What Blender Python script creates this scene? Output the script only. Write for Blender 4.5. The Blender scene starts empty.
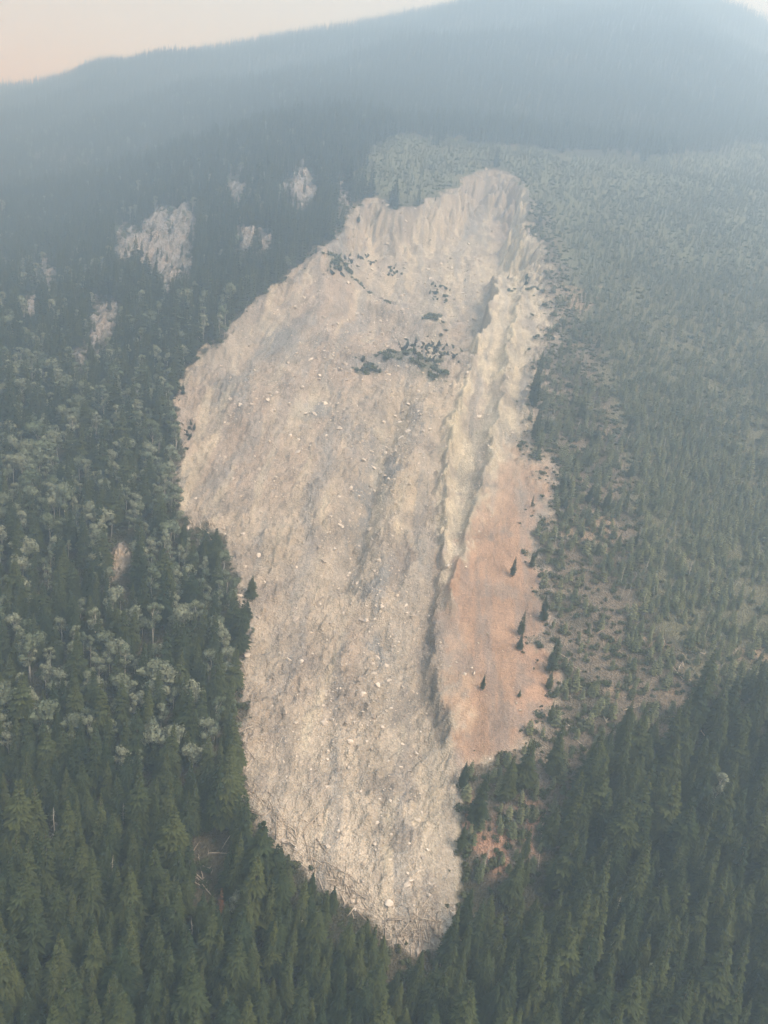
import bpy, math, random
import numpy as np
from mathutils import Matrix, Vector

rng = np.random.default_rng(7)
random.seed(7)
scene = bpy.context.scene
COL = scene.collection

# ------------------------------------------------------------------ camera
W, H, F = 768, 1024, 770.0
PITCH, ROLL = math.radians(20.0), math.radians(8.0)
CAMZ = 330.0
fw = np.array([0, math.cos(PITCH), -math.sin(PITCH)])
r0 = np.array([1.0, 0, 0]); u0 = np.array([0, math.sin(PITCH), math.cos(PITCH)])
rt = r0 * math.cos(ROLL) + u0 * math.sin(ROLL)
up = -r0 * math.sin(ROLL) + u0 * math.cos(ROLL)
cam_d = bpy.data.cameras.new("camera")
cam = bpy.data.objects.new("camera", cam_d)
COL.objects.link(cam)
cam.matrix_world = Matrix(((rt[0], up[0], -fw[0], 0), (rt[1], up[1], -fw[1], 0), (rt[2], up[2], -fw[2], CAMZ), (0, 0, 0, 1)))
cam_d.sensor_fit = 'VERTICAL'
cam_d.sensor_height = 36.0
cam_d.lens = F / H * 36.0
cam_d.clip_start = 1.0
cam_d.clip_end = 20000.0
scene.camera = cam

# ------------------------------------------------------------------ sky, sun, exposure
SUN_EL, SUN_AZ = math.radians(55), math.radians(118)      # from the right, a little behind the camera
sun_dir = np.array([math.sin(SUN_AZ) * math.cos(SUN_EL), math.cos(SUN_AZ) * math.cos(SUN_EL), math.sin(SUN_EL)])
world = bpy.data.worlds.new("World")
scene.world = world
world.use_nodes = True
wn = world.node_tree.nodes; wl = world.node_tree.links
wn.clear()
sky = wn.new("ShaderNodeTexSky"); sky.sky_type = 'NISHITA'
sky.sun_disc = False
sky.sun_elevation = SUN_EL
sky.sun_rotation = SUN_AZ % (2 * math.pi)
sky.altitude = 1200; sky.air_density = 3.0; sky.dust_density = 3.0; sky.ozone_density = 1.0
tint = wn.new("ShaderNodeMix"); tint.data_type = 'RGBA'; tint.blend_type = 'MULTIPLY'
tint.inputs[0].default_value = 1.0
tint.inputs[7].default_value = (0.86, 0.69, 0.63, 1)        # wildfire smoke warms the whole sky
bg = wn.new("ShaderNodeBackground"); bg.inputs[1].default_value = 0.15
wo = wn.new("ShaderNodeOutputWorld")
wl.new(sky.outputs[0], tint.inputs[6]); wl.new(tint.outputs[2], bg.inputs[0]); wl.new(bg.outputs[0], wo.inputs[0])

sun_l = bpy.data.lights.new("sun", 'SUN')
sun_l.energy = 2.5
sun_l.angle = math.radians(20)
sun_l.color = (1.0, 0.97, 0.92)
sun = bpy.data.objects.new("sun", sun_l)
COL.objects.link(sun)
sun.rotation_euler = Vector(-sun_dir).to_track_quat('-Z', 'Y').to_euler()
sun.location = (0, 0, 3000)

scene.view_settings.view_transform = 'Standard'
scene.view_settings.look = 'None'
scene.view_settings.gamma = 1.0
scene.view_settings.use_curve_mapping = False
scene.view_settings.exposure = 1.5
scene.render.engine = 'CYCLES'
cy = scene.cycles
cy.max_bounces = 5; cy.diffuse_bounces = 2; cy.glossy_bounces = 1; cy.transmission_bounces = 2
cy.volume_bounces = 1; cy.transparent_max_bounces = 4
cy.use_denoising = True

HAZE_DENSITY, HAZE_COLOR, HAZE_ANISO = 0.00111, (0.49, 0.71, 0.96), 0.48

# ------------------------------------------------------------------ maths helpers
def project(x, y, z):
    """world point -> pixel of the reference camera (used only to look up where a place lies)"""
    z = z - CAMZ
    d = x * fw[0] + y * fw[1] + z * fw[2]
    d = np.where(np.abs(d) < 1e-3, 1e-3, d)
    a = x * rt[0] + y * rt[1] + z * rt[2]
    b = x * up[0] + y * up[1] + z * up[2]
    px = W / 2 + F * a / d; py = H / 2 - F * b / d
    bad = d <= 1
    return np.where(bad, -9999, px), np.where(bad, 9999, py), d

def ray(px, py):
    v = fw * F + rt * (px - W / 2) + up * (H / 2 - py)
    return v / np.linalg.norm(v)

_perm = np.random.default_rng(3).integers(0, 1 << 30, 4096)
def _hash(ix, iy, seed):
    h = (ix * 73856093) ^ (iy * 19349663) ^ (seed * 83492791)
    return (_perm[h & 4095] ^ _perm[(h >> 12) & 4095]) / float(1 << 30)

def vnoise(x, y, seed=0):
    xi = np.floor(x).astype(np.int64); yi = np.floor(y).astype(np.int64)
    fx = x - xi; fy = y - yi
    fx = fx * fx * (3 - 2 * fx); fy = fy * fy * (3 - 2 * fy)
    a = _hash(xi, yi, seed); b = _hash(xi + 1, yi, seed); c = _hash(xi, yi + 1, seed); d = _hash(xi + 1, yi + 1, seed)
    return (a * (1 - fx) + b * fx) * (1 - fy) + (c * (1 - fx) + d * fx) * fy - 0.5

def fbm(x, y, oct=4, seed=0, gain=0.5):
    s = 0; a = 1.0
    for o in range(oct):
        s = s + a * vnoise(x * 2 ** o + o * 17.3, y * 2 ** o - o * 9.7, seed + o)
        a *= gain
    return s

def sstep(a, b, x):
    t = np.clip((x - a) / (b - a), 0, 1)
    return t * t * (3 - 2 * t)

def poly_sd(px, py, poly):
    """signed distance to a polygon, positive inside"""
    P = np.array(poly, float)
    d2 = np.full(px.shape, 1e18); ins = np.zeros(px.shape, bool)
    n = len(P)
    for i in range(n):
        ax, ay = P[i]; bx, by = P[(i + 1) % n]
        ex, ey = bx - ax, by - ay
        t = np.clip(((px - ax) * ex + (py - ay) * ey) / (ex * ex + ey * ey), 0, 1)
        d2 = np.minimum(d2, (px - ax - t * ex) ** 2 + (py - ay - t * ey) ** 2)
        if ay != by:
            c = ((ay > py) != (by > py)) & (px < (bx - ax) * (py - ay) / (by - ay) + ax)
            ins ^= c
    d = np.sqrt(d2)
    return np.where(ins, d, -d)

def line_side(px, py, line):
    """signed distance to an open line that runs downwards, positive to its right"""
    L = np.array(line, float)
    best = np.full(px.shape, 1e18); sg = np.ones(px.shape)
    for i in range(len(L) - 1):
        ax, ay = L[i]; bx, by = L[i + 1]
        ex, ey = bx - ax, by - ay
        t = np.clip(((px - ax) * ex + (py - ay) * ey) / (ex * ex + ey * ey), 0, 1)
        d2 = (px - ax - t * ex) ** 2 + (py - ay - t * ey) ** 2
        s = np.sign(ey * (px - ax) - ex * (py - ay))
        m = d2 < best
        best = np.where(m, d2, best); sg = np.where(m, s, sg)
    return np.sqrt(best) * sg

# ------------------------------------------------------------------ outlines of the landforms
SLIDE = [(172, 400), (180, 380), (205, 355), (235, 318), (262, 295), (285, 280), (310, 258), (325, 245), (345, 222), (358, 206),
         (368, 198), (378, 197), (388, 205), (400, 208), (415, 205), (430, 200), (445, 193), (458, 187), (468, 173), (485, 168), (500, 170),
         (515, 179), (530, 190), (537, 201), (528, 222), (531, 234), (543, 246), (547, 270), (552, 300), (548, 330), (537, 370), (529, 400),
         (526, 440), (540, 470), (546, 500), (536, 560), (545, 630), (550, 690), (545, 720), (530, 742), (505, 755), (485, 765), (466, 772),
         (463, 800), (460, 840), (455, 880), (452, 925), (440, 950), (412, 958), (392, 945), (370, 920), (345, 898), (320, 886), (298, 868),
         (276, 846), (258, 822), (244, 795), (238, 760), (238, 700), (241, 650), (246, 620), (244, 590), (236, 565), (226, 540),
         (205, 522), (190, 530), (182, 510), (179, 480), (181, 450), (179, 420)]
RED = [(505, 440), (526, 440), (540, 470), (546, 500), (540, 560), (548, 630), (553, 690), (548, 722), (530, 745), (505, 758), (485, 768),
       (466, 772), (452, 742), (447, 700), (441, 660), (441, 625), (450, 575), (470, 530), (490, 480)]
STEP = [(505, 235), (496, 265), (490, 300), (470, 365), (450, 425), (445, 500), (442, 560), (434, 620), (430, 660), (437, 700), (446, 742), (456, 768)]
CHAN = [(530, 225), (520, 280), (500, 340), (478, 420), (466, 480), (455, 540)]
CLIFFS = [[(150, 212), (170, 205), (192, 210), (198, 228), (190, 245), (196, 262), (178, 268), (166, 284), (156, 262), (140, 262), (118, 254), (112, 232), (128, 224), (146, 232)],
          [(238, 232), (252, 226), (274, 232), (272, 248), (250, 252), (236, 246)],
          [(284, 176), (300, 168), (318, 178), (316, 194), (300, 202), (284, 194)],
          [(226, 176), (240, 172), (250, 186), (240, 196), (228, 190)],
          [(92, 300), (112, 294), (118, 312), (104, 338), (92, 346), (88, 330)],
          [(36, 262), (56, 258), (60, 272), (44, 280), (32, 276)], [(70, 352), (84, 346), (88, 358), (74, 366)], [(338, 178), (348, 180), (350, 200), (340, 206)], [(20, 300), (34, 292), (40, 306), (26, 314)], [(40, 152), (72, 150), (74, 158), (44, 162)],
          [(110, 548), (122, 543), (131, 548), (130, 566), (122, 580), (112, 576), (114, 562)]]
BARE = [(537, 201), (552, 212), (562, 240), (566, 268), (568, 285), (592, 330), (612, 380), (628, 440), (640, 500), (640, 580), (660, 640), (720, 660), (700, 720), (640, 745),
        (590, 760), (560, 830), (545, 880), (520, 870), (490, 890), (470, 880), (462, 800), (466, 772), (530, 742), (550, 690), (545, 630), (536, 560), (546, 500), (526, 440), (537, 370)]
YOUNG = [(352, 190), (362, 160), (400, 128), (440, 140), (520, 148), (620, 158), (690, 155), (768, 145), (900, 140), (900, 650), (768, 690), (690, 690), (640, 600),
         (620, 480), (600, 380), (560, 285), (540, 235), (537, 201), (500, 165), (460, 185), (400, 205), (380, 192)]

SKYLINE = [(-420, 120), (-250, 112), (-80, 98), (0, 84), (30, 80), (70, 71), (95, 60), (110, 57), (125, 59), (150, 55), (200, 48), (256, 38), (320, 27), (384, 16),
           (448, 3), (520, -13), (600, -24), (680, -14), (740, 4), (768, 20), (850, 58), (1000, 80), (1200, 90)]
sk = []
for a_, b_ in SKYLINE:
    v = ray(a_, b_ + 5.0)
    sk.append((v[0] / v[1], v[2] / v[1]))
sk = np.array(sk)
CREST_Y = 2200.0

def base_height(x, y):
    """the hillside before the slide, height relative to the camera"""
    low = np.interp(y, [-400, 60, 120, 170, 230, 300, 420, 560, 680, 760, 900, 1000], [-232, -222, -212, -199, -178, -151, -103, -44, 5, 37, 90, 122])
    low = low - 115 * sstep(.10, .55, -x / np.maximum(y, 60.0)) * sstep(280, 950, y)
    u = x / np.maximum(y, 1.0)
    crest = np.interp(u, sk[:, 0], sk[:, 1]) * CREST_Y
    t = np.clip((y - 900) / (CREST_Y - 900), 0, None)
    far = (88 - 115 * sstep(.10, .55, -u)) * (1 - t) + crest * t
    far = np.where(t > 1, crest - (t - 1) * 900.0, far)
    k = sstep(860, 990, y)
    z = low * (1 - k) + far * k
    att = sstep(60, 200, y) * (1 - sstep(1700, 2150, y))
    z = z + 9 * fbm(x / 210.0, y / 210.0, 3, 11) * att * (1 + 1.5 * sstep(1000, 1400, y))
    z = z + 55 * fbm(x / 330.0 + 3.1, y / 260.0, 3, 13) * sstep(1050, 1450, y) * (1 - sstep(1800, 2150, y))
    z = z + 1.6 * fbm(x / 26.0, y / 30.0, 3, 23)
    # the left flank falls away a little into a side valley, the right flank bulges
    z = z - 14 * sstep(-60, -420, x) * sstep(150, 420, y) * (1 - sstep(700, 1500, y))
    z = z + 8 * sstep(60, 300, x) * sstep(150, 350, y) * (1 - sstep(600, 1000, y))
    return z

# ------------------------------------------------------------------ terrain grid (a fan of rows, finer across the slide)
FC = 300.0
ycoord = np.concatenate([np.arange(-120, 100, 8.0), np.arange(100, 330, 0.8), np.arange(330, 1000, 1.2), 1000 * np.exp(np.arange(0, math.log(2500 / 1000.0), 0.0058))])
ucoord = np.concatenate([np.arange(-0.78, -0.26, 0.0035), np.arange(-0.26, 0.215, 0.00082), np.arange(0.215, 0.78, 0.0035)])
NY, NU = len(ycoord), len(ucoord)
GY, GU = np.meshgrid(ycoord, ucoord, indexing='ij')
GX = GU * (GY + FC)
ZB = base_height(GX, GY)
PX, PY, PD = project(GX, GY, ZB + CAMZ)
RAG = fbm(GX / 14.0, GY / 14.0, 4, 5)                 # ragged edges
RAG2 = fbm(GX / 5.0, GY / 5.0, 4, 6, .6)
east = sstep(500, 535, PX) * sstep(240, 330, PY)          # the right flank frays out into brush
wx = PX + 9 * RAG + 10 * RAG2 + 20 * east * RAG2 + 10 * east * RAG; wy = PY + 6 * fbm(GX / 9.0, GY / 9.0, 4, 55)
box = (PX > 60) & (PX < 700) & (PY > 100) & (PY < 1010) & (GY > 90) & (GY < 1250)
def in_box(fn, *a):
    out = np.full(PX.shape, -999.0)
    out[box] = fn(wx[box], wy[box], *a)
    return out
def in_line(fn, *a):
    out = np.full(PX.shape, -999.0)
    out[box] = fn((PX + 5 * RAG)[box], PY[box], *a)
    return out
sd_slide = in_box(poly_sd, SLIDE)
sd_red = in_box(poly_sd, RED)
side = in_line(line_side, STEP)
chan = in_line(line_side, CHAN)
M_PX = PD / F                                          # metres per pixel at each place
slide_m = sd_slide * M_PX                              # metres inside the edge
inside = sstep(-1.5, 3.0, slide_m)
near = 1 - sstep(1150, 1250, GY)

head = sstep(400, 260, PY)                             # 1 in the head bowl
toe = sstep(620, 900, PY)
# the pale channel and the red scree right of the step line keep the old ground level
raised = sstep(-1.2, 1.4, side * M_PX + 4.5 * fbm(GX / 7, GY / 9, 4, 73, .6)) * (side > -500) * sstep(225, 300, PY)
main = inside * (1 - raised)
carve = -main * (5.0 + 23.0 * head * sstep(0, 17, slide_m) * sstep(420, 290, PY) * sstep(325, 385, PX)) * (1 - toe) * sstep(0, 10, slide_m)
carve += main * toe * 2.2 * sstep(0, 9, slide_m)
carve += -inside * raised * 2.5 * sstep(0, 8, slide_m) * sstep(560, 420, PY)
carve += -inside * np.exp(-((chan * M_PX) / 6.0) ** 2) * 3.0 * (chan > -500) * sstep(220, 280, PY) * (1 - sstep(520, 580, PY))
def line_feature(line, width_px, height_m, asym=0.0):
    d = in_line(line_side, line)
    g = np.exp(-(d / width_px) ** 2) * (d > -500)
    return inside * g * height_m
carve += line_feature([(400, 395), (388, 430), (376, 470), (362, 520), (345, 570)], 13, -6.0)
carve += line_feature([(425, 420), (405, 470), (395, 530), (385, 590)], 17, 5.0)
carve += line_feature([(405, 530), (398, 560), (392, 585)], 10, -4.0)
carve += line_feature([(322, 262), (360, 272), (400, 288), (440, 302)], 11, 10.0)
carve += line_feature([(360, 345), (410, 350), (455, 352)], 12, 5.0)
carve += line_feature([(290, 300), (250, 350), (210, 400)], 12, -2.5)
RIBS = [[(499, 258), (489, 305), (468, 368), (452, 425), (447, 480), (446, 540)], [(526, 238), (514, 320), (502, 390), (490, 445), (478, 500), (462, 565), (450, 610)]]
ribs = np.zeros(PX.shape)
for R_ in RIBS:
    d_ = in_line(line_side, R_)
    ribs = np.maximum(ribs, np.exp(-np.abs((d_ + 3 * RAG + 5 * RAG2) / 4.5) ** 1.5) * (d_ > -500))
carve += inside * ribs * (4.2 + 5.0 * fbm(GX / 12, GY / 14, 4, 75, .6))
carve += line_feature([(482, 345), (470, 395), (462, 440), (455, 480)], 6, -3.0)
# hummocky debris, gullied scarp
bend = 9 * fbm(GX / 40, GY / 40, 3, 33)
fall = fbm((GX + bend) / 6.5, (GY + bend) / 55.0, 4, 31, .6)
hum = .55 * fbm(GX / 17.0, GY / 20.0, 5, 41, 0.58) + .55 * (.25 - np.abs(fbm(GX / 13.0 + 3 * RAG, GY / 15.0, 5, 45, .62)))
fine = fbm(GX / 3.2, GY / 3.6, 3, 43, 0.8)
rough = (1 - .78 * raised * inside) * (1 - .7 * head * sstep(70, 25, slide_m))
carve += inside * rough * (3.4 * hum * (1 - 0.55 * toe) + 1.9 * fine * (1 - 0.3 * toe) * (0.35 + 1.2 * sstep(-.2, .35, hum)))
flute = .22 - np.abs(fbm((GX + 1.5 * bend) / 11.0, (GY + bend) / 90.0, 4, 35, .6))
carve += inside * sstep(0, 12, slide_m) * (fall * (.25 * head + .5 * raised + .4) + flute * 1.5 * head * sstep(70, 25, slide_m))
carve += head * inside * 1.5 * fbm(GX / 9, GY / 9, 4, 61, .6)
carve += inside * np.exp(-((side + 1) / 9.0) ** 2) * (side > -500) * sstep(600, 640, PY) * sstep(760, 735, PY) * 3.0 * fbm(GX / 3, GY / 4, 3, 63, .7)
cliff = np.zeros(PX.shape)
cb = (PX < 360) & (PX > -20) & (PY > 130) & (PY < 620) & (GY > 90) & (GY < 1700)
cx_, cy_ = PX[cb] + 14 * RAG[cb] + 16 * RAG2[cb], PY[cb] + 12 * fbm(GX[cb] / 14, GY[cb] / 14, 4, 57) + 14 * RAG2[cb]
cmax = np.full(cx_.shape, -999.0)
for P in CLIFFS:
    top_ = min(q[1] for q in P); P = [(q[0], top_ + (q[1] - top_) * 1.2) for q in P]
    cmax = np.maximum(cmax, poly_sd(cx_, cy_, P))
cliff[cb] = sstep(-4, 6, cmax)
carve += cliff * (9.0 * fbm(GX / 9, GY / 24, 5, 81, .65) + 1.0)
ZT = ZB + carve * near + CAMZ

def ground(x, y):
    """height of the finished ground"""
    u = x / (y + FC)
    iy = np.clip(np.searchsorted(ycoord, y) - 1, 0, NY - 2); iu = np.clip(np.searchsorted(ucoord, u) - 1, 0, NU - 2)
    ty = np.clip((y - ycoord[iy]) / (ycoord[iy + 1] - ycoord[iy]), 0, 1); tu = np.clip((u - ucoord[iu]) / (ucoord[iu + 1] - ucoord[iu]), 0, 1)
    return (ZT[iy, iu] * (1 - tu) + ZT[iy, iu + 1] * tu) * (1 - ty) + (ZT[iy + 1, iu] * (1 - tu) + ZT[iy + 1, iu + 1] * tu) * ty

def sample(field, x, y):
    u = x / (y + FC)
    iy = np.clip(np.searchsorted(ycoord, y), 0, NY - 1); iu = np.clip(np.searchsorted(ucoord, u), 0, NU - 1)
    return field[iy, iu]

def place(px, py):
    """walk along the line of sight until it meets the ground"""
    v = ray(px, py)
    t = np.arange(120, 4200, 0.5)
    x, y, z = v[0] * t, v[1] * t, v[2] * t + CAMZ
    g = ground(x, y)
    k = np.argmax(z < g)
    return float(x[k]), float(y[k]), float(g[k])

# soil colours: what the ground is made of, place by place, plus some painted shade
def mix(c, col, w):
    w = np.clip(w, 0, 1)[..., None]
    return c * (1 - w) + np.array(col) * w
def blob(px, py, rx, ry, ang=0):
    a = math.radians(ang)
    dx, dy = wx - px + 18 * RAG, wy - py
    s = (dx * math.cos(a) + dy * math.sin(a)) / rx; t = (-dx * math.sin(a) + dy * math.cos(a)) / ry
    return sstep(1.25, 0.35, np.sqrt(s * s + t * t))
TAN, CREAM, PINK, GREY, SAND = (.325, .277, .220), (.44, .388, .29), (.285, .23, .185), (.20, .195, .188), (.375, .31, .225)
redw = sstep(-8, 14, sd_red + 10 * RAG2) * (.72 + .28 * sstep(440, 560, PY))
soil = np.zeros(PX.shape + (3,)) + np.array(TAN)
soil = mix(soil, PINK, sstep(-.1, .35, fbm(GX / 40, GY / 70, 3, 91)) * .8)
soil = mix(soil, PINK, blob(270, 440, 90, 70) * .7)
soil = mix(soil, CREAM, blob(440, 860, 26, 120, -4) * .55)
soil = mix(soil, CREAM, blob(440, 720, 22, 50, 0) * .5)
soil = mix(soil, SAND, blob(400, 510, 34, 60, 15) * .7)
soil = mix(soil, SAND, blob(410, 400, 60, 40, 0) * .5)
for b in [(372, 465, 10, 62, 14), (385, 570, 12, 40, 10), (395, 470, 8, 30, 5), (290, 332, 34, 20, -40), (235, 375, 12, 42, 40), (378, 640, 10, 26, 0), (330, 240, 14, 14, 0),
          (310, 400, 22, 14, 0), (480, 200, 12, 26, 25), (395, 355, 60, 10, 0), (275, 330, 14, 26, 35)]:
    soil = mix(soil, GREY, blob(*b) * .9)  # grey scree and debris; the middle gully streak also paints in that gully's shade
soil = mix(soil, (.18, .14, .11), blob(400, 548, 9, 22, 12) * .9)  # brown shadow below the steep bump, painted into the soil colour
soil = mix(soil, CREAM, blob(440, 235, 90, 40, 0) * .55)
soil = mix(soil, SAND, blob(395, 240, 40, 26, 0) * .45)
soil = mix(soil, CREAM, sstep(0, 6, side) * sstep(75, 45, side) * (side > -500) * .85 * sstep(640, 540, PY))
soil = mix(soil, (.30, .25, .205), blob(472, 395, 9, 40, 18) * .75)
soil = mix(soil, (.25, .20, .165), blob(452, 500, 5, 22, 20) * .7)
soil = mix(soil, (.47, .41, .29), ribs * .85)
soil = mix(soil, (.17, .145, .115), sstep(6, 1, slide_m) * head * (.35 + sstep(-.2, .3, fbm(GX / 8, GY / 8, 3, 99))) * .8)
soil = mix(soil, (.43, .37, .295), toe * .7)
soil = mix(soil, GREY, sstep(-.02, .3, fall) * .35)
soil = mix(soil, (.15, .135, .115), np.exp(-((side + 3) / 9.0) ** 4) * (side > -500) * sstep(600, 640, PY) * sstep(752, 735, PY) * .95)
red = np.zeros_like(soil) + np.array((.28, .188, .132))
red = mix(red, (.225, .175, .145), sstep(-.12, .28, fbm(GX / 5, GY / 60, 4, 95, .6)) * .85)
red = mix(red, (.16, .125, .10), sstep(.25, .55, fbm(GX / 4, GY / 12, 4, 96, .7)) * .4)
red = mix(red, (.35, .225, .155), blob(535, 690, 26, 60, 0) * .8)
red = mix(red, (.36, .26, .18), blob(455, 690, 10, 70, 0) * .6)
soil = soil * (1 - redw[..., None]) + red * redw[..., None]
st1 = fbm((GX + bend) / 9, (GY + bend) / 85, 4, 191, .6); st2 = fbm((GX + bend) / 7, (GY + bend) / 70, 4, 195, .6)
soil = mix(soil, CREAM, sstep(.10, .45, st1) * .5 * (1 - redw)); soil = mix(soil, GREY, sstep(.10, .42, st2) * .55 * (1 - redw))
soil = mix(soil, (.20, .175, .155), sstep(.12, .42, fbm(GX / 10, GY / 16, 4, 98, .6)) * .55)
soil = soil * (1 + .30 * fbm(GX / 7, GY / 9, 5, 97, .7))[..., None]
forest_floor = np.zeros_like(soil) + np.array((.050, .050, .034))
forest_floor = mix(forest_floor, (.085, .075, .05), sstep(-.1, .3, fbm(GX / 20, GY / 20, 3, 101)))
sd_bare = np.full(PX.shape, -999.0)
bb = (PX > 380) & (PX < 860) & (PY > 200) & (PY < 950) & (GY > 90) & (GY < 1250)
sd_bare[bb] = poly_sd(PX[bb] + 22 * RAG[bb], PY[bb] + 20 * RAG[bb], BARE)
sd_young = np.full(PX.shape, -999.0)
yb = (PX > 300) & (PX < 900) & (PY > 90) & (PY < 760) & (GY > 90) & (GY < 1800)
sd_young[yb] = poly_sd(PX[yb] + 26 * RAG[yb], PY[yb] + 14 * fbm(GX[yb] / 22, GY[yb] / 22, 4, 59) , YOUNG)
forest_floor = mix(forest_floor, (.12, .118, .075), sstep(-6, 12, sd_young))
grassy = sstep(-6, 12, sd_young) * sstep(330, 250, PY + 40 * RAG)
forest_floor = mix(forest_floor, (.125, .137, .085), grassy * (.6 + .6 * fbm(GX / 18, GY / 50, 3, 181)))
barew = sstep(-14, 22, sd_bare)
patch = sstep(-.12, .22, fbm(GX / 13, GY / 13, 3, 103))
forest_floor = mix(forest_floor, (.155, .128, .098), barew * (.45 + .55 * patch))
for b in [(655, 452, 18, 9, 35), (640, 640, 12, 8, 0), (622, 690, 16, 8, 0), (680, 690, 18, 9, 10), (725, 668, 6, 10, 0), (590, 525, 18, 26, 0), (570, 300, 14, 22, 0), (755, 655, 16, 8, 0)]:
    forest_floor = mix(forest_floor, (.28, .215, .15), blob(*b) * .85)
for b in [(494, 850, 16, 34, 8), (545, 830, 10, 34, 12), (475, 820, 8, 30, 0)]:
    forest_floor = mix(forest_floor, (.33, .20, .14), blob(*b) * .9)
forest_floor = mix(forest_floor, (.215, .205, .198), cliff)
forest_floor = mix(forest_floor, (.13, .12, .10), cliff * sstep(.0, .25, fbm(GX / 6, GY / 14, 4, 109, .6)) * .8)
forest_floor = mix(forest_floor, (.225, .195, .17), cliff * sstep(0, .3, fbm(GX / 12, GY / 12, 3, 107)))
raftw = np.zeros(PX.shape)
for b in [(343, 262, 26, 12, 0), (392, 272, 10, 6, 20), (436, 293, 18, 10, 30), (425, 348, 36, 14, 0), (366, 360, 12, 9, 0), (440, 365, 14, 8, 0), (522, 280, 10, 5, 0)]:
    raftw = np.maximum(raftw, blob(*b))
    soil = mix(soil, (.105, .11, .07), blob(*b) * sstep(-.25, .15, fbm(GX / 7, GY / 7, 3, 171)) * .9)
wsl = sstep(-1.5, 1.5, slide_m)[..., None]
wsl = np.maximum(wsl, .75 * east[..., None] * sstep(-26, 4, sd_slide)[..., None] * (sd_slide > -500)[..., None])
forest_floor = mix(forest_floor, (.40, .32, .235), blob(121, 564, 13, 22, 0))
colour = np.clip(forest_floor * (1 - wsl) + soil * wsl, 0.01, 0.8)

# ------------------------------------------------------------------ materials
def new_mat(name):
    m = bpy.data.materials.new(name); m.use_nodes = True
    n = m.node_tree.nodes; n.clear()
    return m, n, m.node_tree.links

def ground_mat(name, scale, amount, bump, rough=0.95):
    m, n, l = new_mat(name)
    out = n.new("ShaderNodeOutputMaterial"); b = n.new("ShaderNodeBsdfPrincipled")
    b.inputs['Roughness'].default_value = rough; b.inputs['Specular IOR Level'].default_value = 0.1
    at = n.new("ShaderNodeAttribute"); at.attribute_name = "soil"
    geo = n.new("ShaderNodeNewGeometry")
    no = n.new("ShaderNodeTexNoise"); no.inputs['Scale'].default_value = scale; no.inputs['Detail'].default_value = 6; no.inputs['Roughness'].default_value = .7
    vo = n.new("ShaderNodeTexVoronoi"); vo.inputs['Scale'].default_value = scale * 2.2
    l.new(geo.outputs['Position'], no.inputs['Vector']); l.new(geo.outputs['Position'], vo.inputs['Vector'])
    mr = n.new("ShaderNodeMapRange"); mr.inputs[1].default_value = .25; mr.inputs[2].default_value = .75
    mr.inputs[3].default_value = 1 - amount; mr.inputs[4].default_value = 1 + amount
    l.new(no.outputs['Fac'], mr.inputs[0])
    sep = n.new("ShaderNodeSeparateColor"); l.new(vo.outputs['Color'], sep.inputs[0])
    mr2 = n.new("ShaderNodeMapRange"); mr2.inputs[3].default_value = 1 - amount * .7; mr2.inputs[4].default_value = 1 + amount * .7
    l.new(sep.outputs[0], mr2.inputs[0])
    mu = n.new("ShaderNodeMath"); mu.operation = 'MULTIPLY'; l.new(mr.outputs[0], mu.inputs[0]); l.new(mr2.outputs[0], mu.inputs[1])
    vm = n.new("ShaderNodeVectorMath"); vm.operation = 'SCALE'
    l.new(at.outputs['Color'], vm.inputs[0]); l.new(mu.outputs[0], vm.inputs['Scale'])
    l.new(vm.outputs[0], b.inputs['Base Color'])
    bp = n.new("ShaderNodeBump"); bp.inputs['Strength'].default_value = bump; bp.inputs['Distance'].default_value = 1.2
    add = n.new("ShaderNodeMath"); add.operation = 'ADD'; l.new(no.outputs['Fac'], add.inputs[0]); l.new(vo.outputs['Distance'], add.inputs[1])
    l.new(add.outputs[0], bp.inputs['Height']); l.new(bp.outputs[0], b.inputs['Normal'])
    l.new(b.outputs[0], out.inputs[0])
    return m

def leaf_mat(name, c1, c2, trans=0.25, tip=(1, 1, 1)):
    m, n, l = new_mat(name)
    out = n.new("ShaderNodeOutputMaterial")
    oi = n.new("ShaderNodeObjectInfo"); ra = n.new("ShaderNodeValToRGB")
    ra.color_ramp.elements[0].color = (*c1, 1); ra.color_ramp.elements[1].color = (*c2, 1)
    l.new(oi.outputs['Random'], ra.inputs[0])
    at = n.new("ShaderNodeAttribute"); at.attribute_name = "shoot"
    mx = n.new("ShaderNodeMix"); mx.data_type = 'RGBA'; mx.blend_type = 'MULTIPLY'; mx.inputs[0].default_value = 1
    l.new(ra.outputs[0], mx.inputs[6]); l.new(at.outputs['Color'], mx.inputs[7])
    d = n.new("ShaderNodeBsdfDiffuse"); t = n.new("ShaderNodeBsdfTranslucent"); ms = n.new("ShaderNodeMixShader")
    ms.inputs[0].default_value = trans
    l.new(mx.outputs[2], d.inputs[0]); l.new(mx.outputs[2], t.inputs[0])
    l.new(d.outputs[0], ms.inputs[1]); l.new(t.outputs[0], ms.inputs[2]); l.new(ms.outputs[0], out.inputs[0])
    return m

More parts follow.
